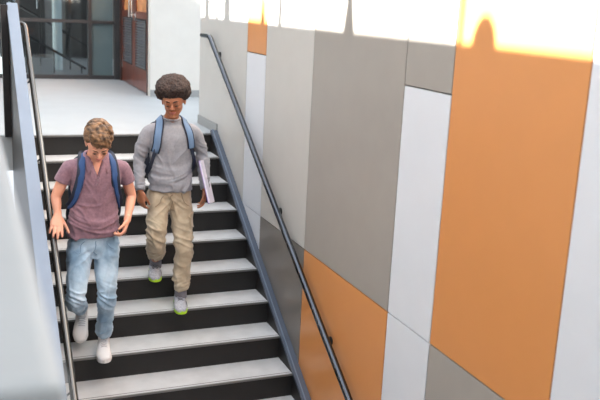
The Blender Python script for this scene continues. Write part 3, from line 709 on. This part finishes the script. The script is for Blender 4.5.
for c, b in ((w2l, e2l), (w2r, e2r)):
    d = (b-c).normalized(); bm = bmesh.new(); loft(bm, [(*(c+V(0, 0, .002)), .034, .033), (*(c+d*.035), .036, .035)], up=(0, -1, 0), seg=20, n=1, caps=False); from_bm('cuff', bm, M_SWEAT, P2, True)
def fold_k(p, n):
    f = .005*nz(p, (9, 9, 8), 2)+.002*nz(p, (26, 26, 20), 2)
    for kn, an in ((k2l, a2l), (k2r, a2r)):
        if abs(p.x-kn.x) < .10:
            f += .016*gauss(p.z-kn.z, .11)*ridge((p.x, p.y, p.z+.5*(p.x-kn.x)), (7, 5, 18), 1)+.009*ridge((p.x+.3*p.z, p.y, p.z), (11, 7, 6), 5)
            f += .014*gauss(p.z-(an.z+.08), .07)*ridge((p.x, p.y, p.z-.4*(p.x-kn.x)), (7, 5, 22), 3)
    f += .012*gauss(p.z+.27, .07)*ridge((p.x, p.y, p.z+.7*abs(p.x+.705)), (5, 4, 16), 2)
    return f
bm = bmesh.new()
loft(bm, [(-.704, -1.402, -.31, .118, .085), (-.704, -1.402, -.24, .152, .102), (-.704, -1.402, -.17, .150, .098), (-.704, -1.40, -.12, .140, .090)], up=(0, -1, 0), seg=32, n=5, caps=False)
loft(bm, [(*h2l, .082, .094), (*(h2l*.6+k2l*.4), .080, .086), (*k2l, .066, .070), (*(k2l*.55+a2l*.45+V(0, -.01, 0)), .064, .066), (*(a2l+V(0, .0, .065)), .057, .060), (*(a2l+V(0, .0, .022)), .050, .054)], up=(0, -1, 0), seg=28, n=6, caps=False)
loft(bm, [(*h2r, .082, .094), (*(h2r*.6+k2r*.4), .080, .086), (*k2r, .066, .070), (*(k2r*.55+a2r*.45), .062, .066), (*(a2r+V(0, 0, .07)), .057, .060), (*(a2r+V(0, -.0, .022)), .050, .054)], up=(0, -1, 0), seg=28, n=6, caps=False)
for q in (h2l, h2r): ball(bm, q, (.084, .094, .08))
for q in (k2l, k2r): ball(bm, q, (.065, .068, .065))
KH = fuse('trousers', bm, .006, M_KHAKI, P2, 4, fold_k)
BK = bvh_of(KH)
M_KSEAM = mat('seam_khaki', (140, 122, 100), .9)
for x, sx in ((-.815, -1), (-.595, 1)):
    ribbon('pocket_seam', [V(x-sx*.025, -1.55, -.195), V(x-sx*.005, -1.55, -.24), V(x+sx*.025, -1.52, -.275)], .006, .002, M_KSEAM, P2, BK, off=.001)
ribbon('fly_seam', [V(-.704, -1.55, -.185), V(-.704, -1.55, -.24), V(-.706, -1.55, -.295)], .006, .002, M_KSEAM, P2, BK, off=.001)
# thigh pocket
o, Q, NN = ribbon('thigh_pocket', [V(-.585, -1.50, -.345), V(-.583, -1.51, -.40), V(-.583, -1.52, -.445)], .085, .005, M_KHAKI, P2, BK, off=.002)
shoe(P2, V(-.783, -1.235, -.846), V(-.822, -1.495, -.849), M_GSHOE, M_GREEN, M_GLACE, s=1.08, soles=M_GSTR)
shoe(P2, V(-.650, -1.480, -1.019), V(-.688, -1.745, -1.019), M_GSHOE, M_GREEN, M_GLACE, s=1.08, soles=M_GSTR)
sock(P2, a2l+V(0, .0, .05), a2l+V(0, -.016, -.02), M_SOCK, .043); sock(P2, a2r+V(0, .01, .05), a2r+V(0, .0, -.025), M_SOCK, .043)
# curly hair
bm = bmesh.new()
B = lambda c, r: ball(bm, (0, 0, 0), r, M=HM2 @ Matrix.Translation(Vector(c)), u=32, v=24)
B((0, .020, .090), (.120, .118, .082)); B((-.030, -.022, .108), (.082, .084, .048)); B((.030, -.022, .108), (.082, .084, .048))
B((-.078, .018, .054), (.046, .064, .056)); B((.078, .018, .054), (.046, .064, .056)); B((0, .070, .020), (.092, .060, .080))
def curl(p, n):
    q = HM2.inverted() @ p
    return .006*nz(q, (38, 38, 38))+.0045*nz(q, (85, 85, 85), 3)+.003*nz(q, (170, 170, 170), 6)
fuse('hair', bm, .0036, M_HAIR2, P2, 2, curl)
settle(P2)
K2 = tag(empty('backpack', (-.70, -1.25, -.10)), 'light blue rucksack with navy edged straps worn by the person in the grey sweater', 'backpack')
bag(K2, V(-.700, -1.205, .075), 0, radians(-3), M_NAVY, M_NAVY)
for pts in ([V(-.782, -1.29, .285), V(-.795, -1.35, .345), V(-.792, -1.43, .335), V(-.824, -1.52, .25), V(-.850, -1.53, .13), V(-.856, -1.48, .04), V(-.858, -1.41, -.04)],
            [V(-.618, -1.29, .285), V(-.608, -1.35, .345), V(-.612, -1.43, .335), V(-.580, -1.52, .25), V(-.550, -1.53, .13), V(-.548, -1.48, .04), V(-.546, -1.41, -.04)]):
    n1 = pts[:5]
    o, Q, NN = ribbon('shoulder_strap', n1, .052, .010, M_LBLUE, K2, BV2, off=.004)
    sx = -1 if pts[0].x < -.7 else 1
    for q in (-1, 1):
        ep = []
        for i in range(len(Q)):
            t = (Q[min(i+1, len(Q)-1)]-Q[max(i-1, 0)]).normalized(); s_ = t.cross((NN[i]-t*NN[i].dot(t)).normalized()); ep.append(Q[i]+s_*q*.027+NN[i]*.004)
        bm = bmesh.new(); tube(bm, ep[::2]+[ep[-1]], .0055, 8); from_bm('strap_piping', bm, M_NAVY, o, True)
    ribbon('webbing', [Q[-2]]+pts[5:]+[V(-.70+sx*.12, -1.20, -.12)], .026, .005, M_NAVY, K2, None)
settle(K2)
# folder under the arm
FD = tag(empty('folder', (-.50, -1.50, -.10)), 'white folder with purple edges carried under the arm of the person in the grey sweater', 'folder')
c = [V(-.533, -1.545, .055), V(-.478, -1.625, -.245)]
ax = (c[1]-c[0]); f = ax.normalized(); dep = V(.42, 1, -.12); dep = (dep-f*dep.dot(f)).normalized(); nn = f.cross(dep).normalized()
if nn.x < 0: nn = -nn
def quadbox(name, o, a, b, t, m, parent):
    bm = bmesh.new(); vs = [bm.verts.new(o+a*i+b*j+t*k) for k in (0, 1) for i, j in ((0, 0), (1, 0), (1, 1), (0, 1))]
    for q in ((0, 1, 2, 3), (7, 6, 5, 4), (0, 4, 5, 1), (1, 5, 6, 2), (2, 6, 7, 3), (3, 7, 4, 0)): bm.faces.new([vs[i] for i in q])
    return from_bm(name, bm, m, parent)
M_PURPLE = mat('folder_purple', (150, 118, 190), .4); M_PAPER = mat('paper', (226, 222, 232), .7)
quadbox('cover', c[0], ax, dep*.23, nn*.003, M_PURPLE, FD)
quadbox('paper_block', c[0]+f*.006+dep*.004+nn*.003, ax*.96, dep*.22, nn*.012, M_PAPER, FD)
quadbox('cover', c[0]+nn*.015, ax, dep*.23, nn*.003, mat('folder_white', (214, 208, 224), .4), FD)
settle(FD)
